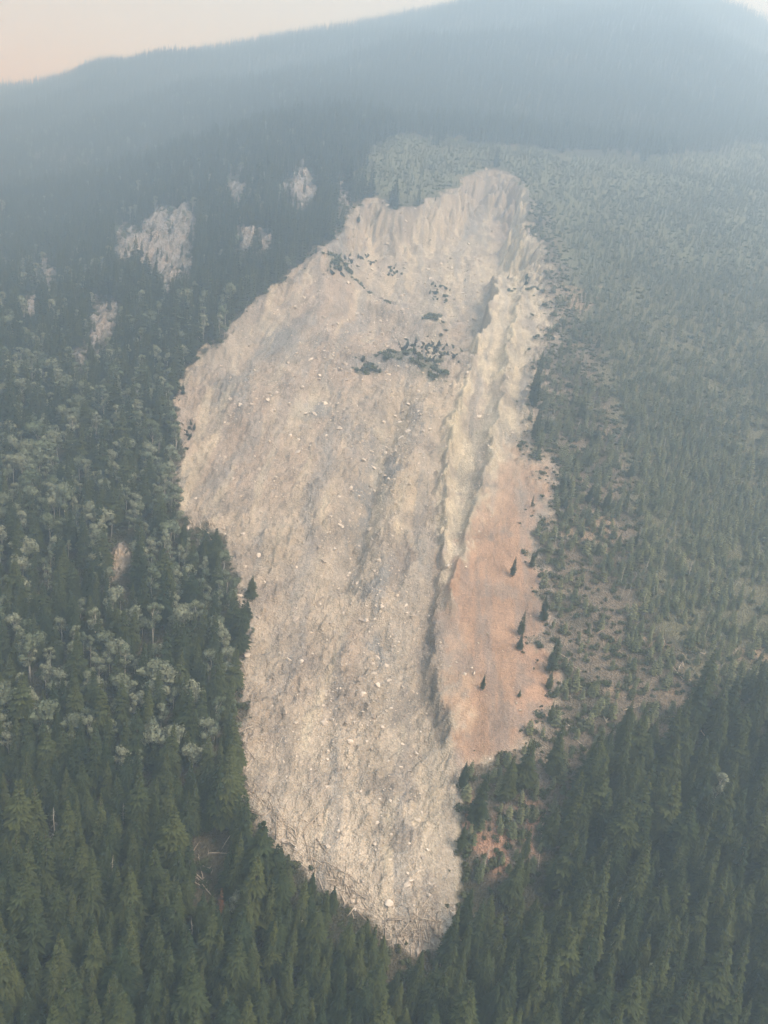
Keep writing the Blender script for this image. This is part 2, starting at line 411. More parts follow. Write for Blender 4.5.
def bark_mat(name, c1, c2, scale=1.5):
    m, n, l = new_mat(name)
    out = n.new("ShaderNodeOutputMaterial"); b = n.new("ShaderNodeBsdfPrincipled"); b.inputs['Roughness'].default_value = .9
    tc = n.new("ShaderNodeTexCoord"); no = n.new("ShaderNodeTexNoise"); no.inputs['Scale'].default_value = scale; no.inputs['Detail'].default_value = 4
    l.new(tc.outputs['Object'], no.inputs['Vector'])
    oi = n.new("ShaderNodeObjectInfo"); ad = n.new("ShaderNodeMath"); ad.operation = 'MULTIPLY_ADD'; ad.inputs[1].default_value = .6
    l.new(oi.outputs['Random'], ad.inputs[0]); l.new(no.outputs['Fac'], ad.inputs[2])
    ra = n.new("ShaderNodeValToRGB"); ra.color_ramp.elements[0].position = .35; ra.color_ramp.elements[1].position = 1.15 if False else 1.0
    ra.color_ramp.elements[0].color = (*c1, 1); ra.color_ramp.elements[1].color = (*c2, 1)
    l.new(ad.outputs[0], ra.inputs[0]); l.new(ra.outputs[0], b.inputs['Base Color'])
    bp = n.new("ShaderNodeBump"); bp.inputs['Strength'].default_value = .5; l.new(no.outputs['Fac'], bp.inputs['Height']); l.new(bp.outputs[0], b.inputs['Normal'])
    l.new(b.outputs[0], out.inputs[0])
    return m

MAT_DEBRIS = ground_mat("landslide_debris", .7, .25, .6)
MAT_RED = ground_mat("red_scree", .8, .20, .4)
MAT_FLOOR = ground_mat("forest_floor", .6, .35, .8)
MAT_CLIFF = ground_mat("cliff_rock", .3, .30, .9)
MAT_SPRUCE = leaf_mat("spruce_needles", (.021, .034, .021), (.054, .068, .031), .2)
MAT_SPRUCE_FAR = leaf_mat("upland_needles", (.026, .044, .030), (.050, .070, .040), .2)
MAT_YOUNG = leaf_mat("sapling_needles", (.072, .095, .060), (.160, .178, .115), .25)
MAT_ASPEN = leaf_mat("aspen_leaves", (.10, .13, .08), (.235, .255, .185), .3)
MAT_SHRUB = leaf_mat("shrub_leaves", (.050, .070, .030), (.100, .105, .055), .25)
MAT_DRY = leaf_mat("dry_needles", (.095, .055, .04), (.13, .075, .05), .2)
MAT_BARK = bark_mat("bark", (.07, .055, .045), (.15, .12, .10))
MAT_PALE_BARK = bark_mat("pale_bark", (.26, .25, .22), (.42, .40, .36))
MAT_LOG = bark_mat("weathered_wood", (.19, .15, .115), (.46, .39, .31))
MAT_ROCK = bark_mat("broken_rock", (.17, .14, .115), (.58, .51, .43), .6)

# ------------------------------------------------------------------ ground objects cut out of the one sheet
def tag(o, label, cat, group=None, kind=None):
    o["label"] = label; o["category"] = cat
    if group: o["group"] = group
    if kind: o["kind"] = kind
    return o

VX = np.stack([GX, GY, ZT], -1).reshape(-1, 3)
CF = colour.reshape(-1, 3)
idx = np.arange(NY * NU).reshape(NY, NU)
quads = np.stack([idx[:-1, :-1], idx[:-1, 1:], idx[1:, 1:], idx[1:, :-1]], -1).reshape(-1, 4)
fc_slide = slide_m[:-1, :-1].ravel() > 0
fc_red = (sd_red[:-1, :-1].ravel() > 0) & fc_slide
fc_cliff = (cliff[:-1, :-1].ravel() > .5) & ~fc_slide

def ground_object(name, mask, mat, label, cat):
    q = quads[mask]
    used = np.unique(q)
    remap = np.full(len(VX), -1, np.int64); remap[used] = np.arange(len(used))
    q = remap[q]
    me = bpy.data.meshes.new(name)
    me.vertices.add(len(used)); me.vertices.foreach_set("co", VX[used].astype(np.float32).ravel())
    me.loops.add(q.size); me.loops.foreach_set("vertex_index", q.astype(np.int32).ravel())
    me.polygons.add(len(q)); me.polygons.foreach_set("loop_start", np.arange(0, q.size, 4, dtype=np.int32))
    me.polygons.foreach_set("loop_total", np.full(len(q), 4, np.int32))
    me.polygons.foreach_set("use_smooth", np.ones(len(q), bool))
    me.update(calc_edges=True)
    ca = me.color_attributes.new("soil", 'FLOAT_COLOR', 'POINT')
    ca.data.foreach_set("color", np.concatenate([CF[used], np.ones((len(used), 1))], 1).astype(np.float32).ravel())
    me.materials.append(mat)
    o = bpy.data.objects.new(name, me); COL.objects.link(o)
    return tag(o, label, cat, kind="structure")

ground_object("hillside", ~fc_slide & ~fc_cliff, MAT_FLOOR, "forested mountainside rising from the valley to the hazy ridge", "hillside")
ground_object("landslide_debris", fc_slide & ~fc_red, MAT_DEBRIS, "broad pale tan landslide scar of broken rock and debris", "landslide")
ground_object("red_scree_slope", fc_red, MAT_RED, "smooth reddish scree slope along the right flank of the landslide", "scree slope")
ground_object("cliff_outcrop", fc_cliff, MAT_CLIFF, "pale bare rock outcrops and gullies in the forest left of the landslide", "outcrop")
del VX, CF, quads

# ------------------------------------------------------------------ mesh builders for plants, rocks and wood
class MB:
    def __init__(s): s.v = []; s.f = []; s.c = []
    def add(s, verts, faces, cols=None):
        b = len(s.v); s.v += [tuple(p) for p in verts]; s.f += [tuple(i + b for i in f) for f in faces]
        s.c += cols if cols else [(1, 1, 1)] * len(verts)
    def mesh(s, name, mat, smooth=False, attr=False):
        me = bpy.data.meshes.new(name); me.from_pydata(s.v, [], s.f)
        if attr:
            ca = me.color_attributes.new("shoot", 'FLOAT_COLOR', 'POINT')
            ca.data.foreach_set("color", np.array([(*c, 1) for c in s.c], np.float32).ravel())
        me.materials.append(mat)
        if smooth: me.polygons.foreach_set("use_smooth", [True] * len(me.polygons))
        me.update()
        return me

def tube(mb, pts, radii, n=6):
    pts = [np.array(p, float) for p in pts]
    vs = []
    for i, p in enumerate(pts):
        d = pts[min(i + 1, len(pts) - 1)] - pts[max(i - 1, 0)]
        d /= np.linalg.norm(d) + 1e-9
        a = np.cross(d, (0.31, 0.82, 0.47)); a /= np.linalg.norm(a); b = np.cross(d, a)
        for k in range(n):
            t = 2 * math.pi * k / n
            vs.append(p + radii[i] * (math.cos(t) * a + math.sin(t) * b))
    fs = []
    for i in range(len(pts) - 1):
        for k in range(n):
            fs.append((i * n + k, i * n + (k + 1) % n, (i + 1) * n + (k + 1) % n, (i + 1) * n + k))
    fs.append(tuple(range(n - 1, -1, -1))); fs.append(tuple((len(pts) - 1) * n + k for k in range(n)))
    mb.add(vs, fs)

def conifer_crown(seed, mat, Ht=20.0, R=2.7, layers=24, nb=7, base=.10, droop=.35, power=.75, gaps=.12, side=True):
    r = random.Random(seed); mb = MB()
    bulge = [r.uniform(.75, 1.2) for _ in range(9)]
    for i in range(layers):
        t = base + (1 - base) * (i / (layers - 1)) ** .92
        z = Ht * t
        rad = R * ((1 - t) / (1 - base)) ** power * min(1, .62 + 3.2 * (t - base)) * bulge[int(t * 8.99)] + .18
        n = max(4, int(nb * (0.65 + .5 * (1 - t)) + r.random()))
        a0 = r.random() * 6.28
        for k in range(n):
            if r.random() < gaps and t < .9: continue
            a = a0 + 6.283 * k / n + r.uniform(-.3, .3)
            L = rad * r.uniform(.72, 1.15)
            dz = -L * droop * r.uniform(.6, 1.3) + (1.2 * L if t > .96 else 0)
            zz = z + r.uniform(-.3, .3) * Ht / layers
            ca, sa = math.cos(a), math.sin(a)
            w = .20 * L + .22
            sh = r.uniform(.82, 1.18)
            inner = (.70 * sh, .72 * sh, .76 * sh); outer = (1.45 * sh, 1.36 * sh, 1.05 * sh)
            def P(l, s, h): return (ca * l - sa * s, sa * l + ca * s, zz + h)
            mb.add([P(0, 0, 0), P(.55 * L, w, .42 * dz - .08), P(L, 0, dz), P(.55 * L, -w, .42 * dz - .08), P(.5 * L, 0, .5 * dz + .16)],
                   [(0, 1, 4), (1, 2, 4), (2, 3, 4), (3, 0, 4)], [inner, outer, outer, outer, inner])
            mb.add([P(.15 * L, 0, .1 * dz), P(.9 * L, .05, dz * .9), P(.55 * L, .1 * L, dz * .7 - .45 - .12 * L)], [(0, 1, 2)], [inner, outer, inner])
            if side:
                for s in (-1, 1):
                    b0 = r.uniform(.35, .6) * L
                    e = (b0 + .38 * L, s * .42 * L)
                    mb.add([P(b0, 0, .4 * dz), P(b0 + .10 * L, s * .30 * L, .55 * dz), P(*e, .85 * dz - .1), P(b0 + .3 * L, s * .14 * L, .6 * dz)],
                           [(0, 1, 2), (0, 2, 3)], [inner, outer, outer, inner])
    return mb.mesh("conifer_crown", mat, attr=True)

def conifer_trunk(seed, mat, Ht=20.0, r0=.24):
    r = random.Random(seed); mb = MB()
    ps = [(r.uniform(-.1, .1) * k / 5, r.uniform(-.1, .1) * k / 5, -1.2 + (Ht * .97 + 1.2) * k / 5) for k in range(6)]
    tube(mb, ps, [r0 * (1 - .9 * k / 5) for k in range(6)], 6)
    return mb.mesh("conifer_trunk", mat, True)

def leaf_ball(mb, r, cx, cy, cz, rx, rz, n, size):
    for _ in range(n):
        d = np.array([r.gauss(0, 1), r.gauss(0, 1), r.gauss(0, 1)]); d /= np.linalg.norm(d)
        q = r.uniform(.55, 1.05)
        p = np.array([cx + d[0] * rx * q, cy + d[1] * rx * q, cz + d[2] * rz * q])
        a = np.cross(d + np.array([r.uniform(-.5, .5) for _ in range(3)]), (r.uniform(-1, 1), r.uniform(-1, 1), r.uniform(-1, 1)))
        a /= np.linalg.norm(a) + 1e-9; b = np.cross(d, a); b /= np.linalg.norm(b) + 1e-9
        s = size * r.uniform(.6, 1.3); sh = r.uniform(.78, 1.22)
        mb.add([p + a * s, p + b * s * .7, p - a * s, p - b * s * .7], [(0, 1, 2, 3)], [(sh, sh, sh)] * 4)

def broadleaf(seed, mat, bark, Ht=14.0, R=3.0, n=7, cbase=.42):
    r = random.Random(seed); mb = MB(); tb = MB()
    tops = []
    for k in range(n):
        a = 6.283 * k / n + r.uniform(-.5, .5); q = r.uniform(.15, .75) * R if k else 0
        z = Ht * (cbase + (1 - cbase) * r.uniform(.25, .80)) if k else Ht * .84
        tops.append((q * math.cos(a), q * math.sin(a), z))
        rr = R * r.uniform(.38, .62)
        leaf_ball(mb, r, *tops[-1], rr, rr * r.uniform(.8, 1.1), 125, R * .115)
    lean = (r.uniform(-.4, .4), r.uniform(-.4, .4))
    tube(tb, [(0, 0, -1), (lean[0] * .5, lean[1] * .5, Ht * .3), (lean[0], lean[1], Ht * .6), (tops[0][0] * .8, tops[0][1] * .8, Ht * .85)], [.22, .17, .11, .04], 6)
    for t in tops[1:]:
        tube(tb, [(lean[0] * .7, lean[1] * .7, Ht * r.uniform(.35, .5)), (t[0] * .5, t[1] * .5, t[2] * .85), t], [.08, .06, .03], 4)
    return mb.mesh("broadleaf_crown", mat, attr=True), tb.mesh("broadleaf_trunk", bark, True)

def shrub_mesh(seed, mat):
    r = random.Random(seed); mb = MB()
    for k in range(5):
        leaf_ball(mb, r, r.uniform(-.9, .9), r.uniform(-.9, .9), r.uniform(.3, .9), .7, .55, 26, .26)
    return mb.mesh("shrub", mat, attr=True)

def rock_mesh(seed):
    r = random.Random(seed)
    import bmesh
    bm = bmesh.new()
    for _ in range(16):
        d = Vector((r.gauss(0, 1), r.gauss(0, 1), r.gauss(0, 1))).normalized()
        bm.verts.new((d.x * r.uniform(.7, 1.0), d.y * r.uniform(.55, .9), d.z * r.uniform(.45, .75)))
    h = bmesh.ops.convex_hull(bm, input=bm.verts)
    bmesh.ops.delete(bm, geom=[v for v in bm.verts if not v.link_faces], context='VERTS')
    bmesh.ops.triangulate(bm, faces=bm.faces)
    me = bpy.data.meshes.new("boulder"); bm.to_mesh(me); bm.free()
    me.materials.append(MAT_ROCK)
    return me

def log_mesh(seed, mat):
    r = random.Random(seed); mb = MB(); L = 10.0
    bend = r.uniform(-.35, .35)
    ps = [(-L / 2 + L * k / 5, bend * math.sin(math.pi * k / 5), .1 * math.sin(k)) for k in range(6)]
    tube(mb, ps, [.19, .18, .16, .13, .10, .05], 7)
    for _ in range(6):                                         # broken branch stubs
        x = r.uniform(-L * .2, L * .45); a = r.uniform(0, 6.28)
        tube(mb, [(x, 0, 0), (x + .5, math.cos(a) * .9, math.sin(a) * .9)], [.06, .03], 4)
    for _ in range(7):                                         # torn roots
        a = r.uniform(0, 6.28)
        tube(mb, [(-L / 2 + .1, 0, 0), (-L / 2 - .25, math.cos(a) * .55, math.sin(a) * .55), (-L / 2 - .2, math.cos(a) * r.uniform(.8, 1.2), math.sin(a) * 1.0)], [.14, .09, .03], 4)
    return mb.mesh("fallen_log", mat, True)

def snag_mesh(seed, mat):
    r = random.Random(seed); mb = MB(); Ht = 14.0
    tube(mb, [(0, 0, -1), (.1, 0, Ht * .4), (.0, .15, Ht * .75), (.1, .1, Ht)], [.24, .19, .12, .03], 6)
    for _ in range(22):
        z = r.uniform(.25, .95) * Ht; a = r.uniform(0, 6.28); l = (1.05 - z / Ht) * 2.2 + .3
        tube(mb, [(0.05, .08, z), (math.cos(a) * l, math.sin(a) * l, z - .25 * l)], [.05, .02], 3)
    return mb.mesh("dead_snag", mat, True)

SPRUCE = []                                                    # (crown, trunk, height, words)
for k, (R, pw, nb, drp, word) in enumerate([(2.7, .85, 7, .38, "slim pointed"), (3.6, .70, 8, .30, "broad shaggy"), (2.4, .62, 7, .42, "narrow columnar"),
                                            (3.2, .80, 8, .34, "evenly tapered"), (3.7, .58, 8, .28, "full round-shouldered")]):
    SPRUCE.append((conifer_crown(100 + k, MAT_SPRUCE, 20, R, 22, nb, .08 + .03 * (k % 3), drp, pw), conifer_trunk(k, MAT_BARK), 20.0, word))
FARSP = [(conifer_crown(140 + k, MAT_SPRUCE_FAR, 20, R, 15, 6, .06, .38, pw, .1, False), conifer_trunk(40 + k, MAT_BARK)) for k, (R, pw) in enumerate([(2.5, .8), (2.9, .72), (2.2, .75)])]
YOUNGM = [(conifer_crown(160 + k, MAT_YOUNG, 8, R, 10, 6, .04, .2, pw, .1, False), conifer_trunk(60 + k, MAT_BARK, 8, .1)) for k, (R, pw) in enumerate([(1.6, .7), (1.9, .6), (1.4, .8)])]
ASPEN = []
for k, (Ht, R, n, cb, word) in enumerate([(14, 2.9, 8, .34, "round-crowned"), (15, 2.5, 8, .28, "tall oval"), (12, 3.3, 9, .34, "spreading")]):
    c, t = broadleaf(200 + k, MAT_ASPEN, MAT_PALE_BARK, Ht, R, n, cb); ASPEN.append((c, t, float(Ht), word))
SHRUBS = [shrub_mesh(220 + k, MAT_SHRUB) for k in range(3)]
ROCKS = [rock_mesh(240 + k) for k in range(7)]
LOGS = [log_mesh(260 + k, MAT_LOG) for k in range(4)]
SNAGS = [snag_mesh(280 + k, MAT_PALE_BARK) for k in range(3)]
DRYC = conifer_crown(300, MAT_DRY, 20, 1.7, 16, 6, .15, .4, .8, .25)

def joined(name, a, b):
    """crown and trunk in one mesh, for the uncounted mass of trees"""
    me = bpy.data.meshes.new(name)
    na = len(a.vertices); v = [tuple(x.co) for x in a.vertices] + [tuple(x.co) for x in b.vertices]
    f = [tuple(p.vertices) for p in a.polygons] + [tuple(i + na for i in p.vertices) for p in b.polygons]
    me.from_pydata(v, [], f)
    me.materials.append(a.materials[0]); me.materials.append(b.materials[0])
    me.polygons.foreach_set("material_index", [0] * len(a.polygons) + [1] * len(b.polygons))
    ca = me.color_attributes.new("shoot", 'FLOAT_COLOR', 'POINT')
    buf = np.ones((len(v), 4), np.float32); src = np.zeros(na * 4, np.float32)
    a.color_attributes["shoot"].data.foreach_get("color", src); buf[:na] = src.reshape(-1, 4)
    ca.data.foreach_set("color", buf.ravel()); me.update()
    return me

def scatter(name, meshes, pts, rot, scl, which, label, cat):
    """one object that repeats the meshes over many points"""
    lib = bpy.data.collections.new(name + "_kinds")
    for k, m in enumerate(meshes):
        lib.objects.link(bpy.data.objects.new("%s_kind_%02d" % (name, k), m))
    me = bpy.data.meshes.new(name); n = len(pts)
    me.vertices.add(n); me.vertices.foreach_set("co", np.asarray(pts, np.float32).ravel())
    a = me.attributes.new("turn", 'FLOAT_VECTOR', 'POINT'); a.data.foreach_set("vector", np.asarray(rot, np.float32).ravel())
    a = me.attributes.new("size", 'FLOAT_VECTOR', 'POINT'); a.data.foreach_set("vector", np.asarray(scl, np.float32).ravel())
    a = me.attributes.new("which", 'INT', 'POINT'); a.data.foreach_set("value", np.asarray(which, np.int32))
    o = bpy.data.objects.new(name, me); COL.objects.link(o)
    g = bpy.data.node_groups.new(name, 'GeometryNodeTree')
    g.interface.new_socket("Geometry", in_out='INPUT', socket_type='NodeSocketGeometry')
    g.interface.new_socket("Geometry", in_out='OUTPUT', socket_type='NodeSocketGeometry')
    N = g.nodes; L = g.links
    gi = N.new("NodeGroupInput"); go = N.new("NodeGroupOutput")
    ci = N.new("GeometryNodeCollectionInfo"); ci.inputs['Collection'].default_value = lib
    ci.inputs['Separate Children'].default_value = True; ci.inputs['Reset Children'].default_value = True
    ip = N.new("GeometryNodeInstanceOnPoints"); ip.inputs['Pick Instance'].default_value = True
    def attr(nm, ty):
        x = N.new("GeometryNodeInputNamedAttribute"); x.data_type = ty; x.inputs['Name'].default_value = nm
        return x.outputs['Attribute']
    e2r = N.new("FunctionNodeEulerToRotation")
    L.new(attr("turn", 'FLOAT_VECTOR'), e2r.inputs[0])
    L.new(gi.outputs[0], ip.inputs['Points']); L.new(ci.outputs[0], ip.inputs['Instance'])
    L.new(attr("which", 'INT'), ip.inputs['Instance Index']); L.new(e2r.outputs[0], ip.inputs['Rotation'])
    L.new(attr("size", 'FLOAT_VECTOR'), ip.inputs['Scale']); L.new(ip.outputs[0], go.inputs[0])
    md = o.modifiers.new("scatter", 'NODES'); md.node_group = g
    return tag(o, label, cat, kind="stuff")

# ------------------------------------------------------------------ where things grow
def jitter_grid(y0, y1, s, j=.45):
    """one point per cell of a square grid, shaken"""
    xm = (y1 + FC) * .62
    xs = np.arange(-xm, xm, s); ys = np.arange(y0, y1, s)
    X, Y = np.meshgrid(xs, ys)
    X = X.ravel() + rng.uniform(-j, j, X.size) * s; Y = Y.ravel() + rng.uniform(-j, j, Y.size) * s
    return X, Y
def within(x, y, m=120):
    z = ground(x, y); px, py, d = project(x, y, z)
    ok = (px > -m) & (px < W + m) & (py > -90) & (py < H + 130) & (d > 20)
    return ok, z, px, py, d

VIS = SLIDE   # outline of the bare slide as it shows between the trees
def fields(x, y):
    return dict(sl=sample(slide_m, x, y), bare=sample(sd_bare, x, y), young=sample(sd_young, x, y), cliff=sample(cliff, x, y), patch=sample(patch, x, y))

pts_con, pts_asp, pts_yng, pts_far, pts_shr = [], [], [], [], []
# near and middle forest
X, Y = jitter_grid(70, 1010, 4.9)
ok, Z, QX, QY, QD = within(X, Y)
X, Y, Z, QX, QY, QD = [a[ok] for a in (X, Y, Z, QX, QY, QD)]
fl = fields(X, Y)
hgt = np.interp(Y, [100, 200, 300, 500, 700, 1000], [19.5, 19, 18.5, 17.5, 16.5, 16]) * np.clip(rng.normal(1.0, .25, X.size), .45, 1.6)
hgt *= 1 + .25 * fbm(X / 30, Y / 30, 2, 111)
TX, TY, _ = project(X, Y, Z + hgt)
tipin = poly_sd(TX, TY + 3, VIS)
midin = poly_sd((TX + QX) / 2, (TY + QY) / 2, VIS)
OPEN = [[(q[0], min(w[1] for w in P) + (q[1] - min(w[1] for w in P)) * 1.0) for q in P] for P in CLIFFS] + [[(476, 830), (506, 814), (518, 848), (502, 892), (478, 884)], [(534, 800), (560, 794), (562, 830), (546, 862), (534, 850)], [(196, 846), (232, 850), (228, 878), (202, 884)]]
opn = np.full(X.shape, -99.0)
for P in OPEN:
    opn = np.maximum(opn, (0 if P in OPEN[-3:] else -5 if P[0] != (110, 548) else 2) + np.maximum(poly_sd(TX, TY + 2, P), np.maximum(poly_sd((TX + QX) / 2, (TY + QY) / 2, P), poly_sd(QX, QY, P))))
strag = (QY < 740) & (fl['sl'] > -1) & (fl['sl'] < 7) & (rng.random(X.size) < .10 * np.exp(-fl['sl'] / 4))
hgt = np.where(strag, hgt * .45, hgt)
free = ((opn < -5) | (rng.random(X.size) < .12)) & (fl['sl'] < -1.0) & ((fl['cliff'] < .5) | (rng.random(X.size) < .3)) & (tipin < 2) & (midin < -1)
free |= strag
isbare = fl['bare'] > 0
isyoung = (fl['young'] > 0) & ~isbare
r1 = rng.random(X.size)
clump = fbm(X / 24, Y / 24, 3, 121)
fore = sstep(720, 820, QY)
keep_bare = isbare & (r1 < .04 + (.06 + .22 * sstep(380, 520, QY)) * (fl['patch'] < .35) + .35 * fore)
forest = free & ~isyoung & (~isbare | keep_bare) & ~((clump > .42) & (r1 < .6))
right_thin = (QX > 560) & (QY > 560) & (QY < 760)
forest &= ~(right_thin & (r1 < .45))
forest &= ~((QX > 500) & (QX < 640) & (QY > 150) & (QY < 330) & (r1 < .93))
# broadleaf trees live left of the slide, thickest half-way up
pa = .52 * sstep(250, 430, QY) * sstep(800, 700, QY) * sstep(300, 240, QX) + .06 * (QX < 300) * (QY < 800)
pa = pa * (1 + 1.0 * fbm(X / 35, Y / 35, 2, 131)) + .008
isasp = forest & (rng.random(X.size) < pa)
con = forest & ~isasp
hgt[isbare & (QY < 760)] *= .55; hgt[fl['cliff'] > .35] *= .5
yy = free & (isyoung | (isbare & ~keep_bare & (rng.random(X.size) < .3)) | (right_thin & ~forest & (rng.random(X.size) < .5)))

def rows(m, h): return np.stack([X[m], Y[m], Z[m], h[m], QX[m], QY[m], QD[m]], 1)
C_ = rows(con, hgt); A_ = rows(isasp, hgt * .72)
# young regrowth, denser
Xs, Ys = jitter_grid(180, 1500, 3.4)
okk, Zs, a1, b1, d1 = within(Xs, Ys)
f2 = fields(Xs, Ys)
ph = fbm(Xs / 30, Ys / 30, 3, 141)
kk = okk & (f2['young'] > 2) & (f2['sl'] < -1) & (rng.random(Xs.size) < (.80 + .8 * ph) * np.interp(b1, [200, 330], [.8, 1.0])) & ((f2['bare'] < 0) | (rng.random(Xs.size) < .14))
kk2 = okk & (f2['bare'] > 0) & (f2['young'] <= 2) & (f2['sl'] < -1) & (rng.random(Xs.size) < .18 + .38 * (f2['patch'] < .5))
kk = kk | kk2
Xs, Ys, Zs, a1, b1, d1 = [a[kk] for a in (Xs, Ys, Zs, a1, b1, d1)]
hy = np.interp(b1, [150, 300, 450, 650], [3.4, 4.8, 6.4, 5.6]) * rng.uniform(.6, 1.4, Xs.size)
Y_ = np.stack([Xs, Ys, Zs, hy], 1)
# far forest on the upper mountain
far = []
for y0, y1, s in [(1010, 1250, 5.8), (1250, 1500, 6.8), (1500, 1850, 7.8), (1850, 2270, 8.8)]:
    xf, yf = jitter_grid(y0, y1, s)
    o2, zf, p2, q2, d2 = within(xf, yf, 60)
    yg = sample(sd_young, xf, yf)
    cl = sample(cliff, xf, yf)
    o2 &= (yg < -1) & ((cl < .35) | (rng.random(xf.size) < .2)) & ~((fbm(xf / 60, yf / 60, 3, 151) > .5))
    hf = np.interp(yf, [1000, 1300, 1700, 2300], [16, 17, 18, 19]) * np.clip(rng.normal(1, .2, xf.size), .5, 1.5)
    far.append(np.stack([xf, yf, zf, hf], 1)[o2])
F_ = np.concatenate(far)
# a few pale broadleaf trees on the upper left
xf, yf = jitter_grid(700, 1400, 15)
o2, zf, p2, q2, d2 = within(xf, yf, 60)
o2 &= (p2 < 330) & (rng.random(xf.size) < .16 + .35 * np.exp(-((p2 - 60) / 60) ** 2 - ((q2 - 155) / 22) ** 2))
FA_ = np.stack([xf, yf, zf, rng.uniform(10, 15, xf.size)], 1)[o2]

# ------------------------------------------------------------------ single trees
TREES = 0
def tree(name, crown, trunk, loc, scale, rz, label, cat, group=None, tilt=(0, 0), names=("crown", "trunk"), wide=1.0):
    e = bpy.data.objects.new(name, None); COL.objects.link(e)
    e.empty_display_size = 1.0
    e.location = loc; e.rotation_euler = (tilt[0], tilt[1], rz); e.scale = (scale * wide, scale * wide, scale)
    tag(e, label, cat, group)
    for nm, me in zip(names, (crown, trunk)):
        c = bpy.data.objects.new(nm, me); COL.objects.link(c); c.parent = e
    return e

def inframe(a, m=6): return (a[:, 4] > -m) & (a[:, 4] < W + m) & (a[:, 5] < H + 45) & (a[:, 5] > 0)
def biggest(a, n):
    app = a[:, 3] / a[:, 6] * inframe(a)
    o = np.argsort(-app)
    m = np.zeros(len(a), bool); m[o[:n]] = True
    return m

mc = biggest(C_, 270)
for row in C_[mc]:
    k = random.randrange(5); cr, tr, hh, word = SPRUCE[k]
    px = row[4]
    where = ("in the bottom left corner" if px < 165 else "below and left of the landslide toe" if px < 330 else "straight below the landslide toe" if px < 470 else "below and right of the landslide toe" if px < 620 else "in the bottom right corner")
    where += ", in the front row" if row[5] > 1010 else ", farther back"
    tree("spruce_tree", cr, tr, row[:3], row[3] / hh, random.uniform(0, 6.28),
         "%s dark green spruce %s" % (word, where), "tree", "%s spruces %s" % (word, where), wide=random.uniform(1.0, 1.4))
ma = biggest(A_, 290)
for row in A_[ma]:
    k = random.randrange(3); cr, tr, hh, word = ASPEN[k]
    px, py = row[4], row[5]
    where = ("in the right-hand forest below the scree" if px > 460 else "low in the left forest beside the landslide toe" if py > 700 else "half-way up the forest left of the landslide" if py > 480 else "high in the forest left of the landslide")
    tree("broadleaf_tree", cr, tr, row[:3], row[3] / hh, random.uniform(0, 6.28),
         "%s pale grey-green broadleaf tree %s" % (word, where), "tree", "%s broadleaf trees %s" % (word, where), wide=random.uniform(.85, 1.2))

# trees that stand out: at the edge of the slide and on the scree
def lone(px, py, h, label, k=0, dx=0, kind=None):
    x, y, z = place(px, py)
    cr, tr, hh, _ = SPRUCE[k]
    return tree("spruce_tree", cr if kind is None else kind, tr, (x, y, z), h / hh, random.uniform(0, 6.28), label, "tree", wide=1.5)
lone(462, 787, 11, "lone dark spruce at the right edge of the debris below the red scree", 0)
lone(251, 600, 11, "bushy dark spruce leaning out over the left edge of the debris", 4)
lone(246, 622, 10, "short spruce low on the forest corner poking into the debris", 1)
lone(215, 560, 15, "tall dark spruce at the tip of the forest wedge left of the debris", 4)
lone(205, 558, 14, "dark spruce just left of the forest wedge tip beside the debris", 1)
lone(176, 450, 15, "slim dark spruce standing alone at the far left edge of the debris", 2)
lone(331, 915, 11, "pointed dark spruce standing against the pale toe of the landslide", 0)
lone(278, 880, 14, "slender dark spruce among broken logs at the lower left debris edge", 0)
lone(311, 893, 8, "small yellow-green spruce beside broken logs at the lower debris edge", 3)
lone(512, 577, 10, "isolated thin spruce highest on the red scree", 2)
lone(519, 650, 8, "isolated bushy spruce half-way down the red scree", 3)
lone(482, 690, 7, "isolated small spruce low on the left part of the red scree", 2)
lone(519, 697, 3.5, "tiny spruce sapling low on the right part of the red scree", 3)
lone(548, 690, 9, "dark spruce at the right margin of the red scree", 0)
lone(219, 925, 14, "rust-brown dead spruce in the forest left of the landslide toe", 2, kind=DRYC)
x, y, z = place(234, 925)
tree("broadleaf_tree", ASPEN[0][0], ASPEN[0][1], (x, y, z), .9, 1.0, "single bright pale broadleaf tree in dark spruces left of the toe", "tree")
x, y, z = place(655, 895)
tree("broadleaf_tree", ASPEN[1][0], ASPEN[1][1], (x, y, z), .8, 2.0, "single whitish broadleaf tree among the dark spruces at lower right", "tree")

# ------------------------------------------------------------------ boulders
bould = []
while len(bould) < 300:
    px, py = random.uniform(185, 500), random.uniform(240, 940)
    if random.random() < .5:
        cx, cy, sx, sy = random.choice([(360, 660, 45, 45), (380, 600, 25, 40), (395, 440, 40, 40), (290, 360, 40, 40), (430, 260, 22, 30), (400, 820, 50, 80)])
        px, py = random.gauss(cx, sx), random.gauss(cy, sy)
    if not (185 < px < 520 and 230 < py < 940): continue
    bould.append((px, py))
bp = np.array(bould)
bin_ = poly_sd(bp[:, 0], bp[:, 1], SLIDE)
nb_ = 0
for (px, py), s in zip(bould, bin_):
    if s < 8: continue
    x, y, z = place(px, py)
    d = math.hypot(math.hypot(x, y), z - CAMZ)
    size = min(2.6, .5 + random.paretovariate(3.0) * .42) * (.7 + d / 900)
    o = bpy.data.objects.new("boulder", random.choice(ROCKS)); COL.objects.link(o)
    o.location = (x, y, z + size * .05); o.rotation_euler = (random.uniform(-.5, .5), random.uniform(-.5, .5), random.uniform(0, 6.28)); o.scale = (size * .8, size * .8, size * .8)
    zone = "on the toe of the landslide" if py > 760 else "on the lower middle of the landslide" if py > 560 else "on the upper middle of the landslide" if py > 380 else "below the headscarp of the landslide"
    tag(o, "pale angular boulder %s" % zone, "boulder", "boulders " + zone)

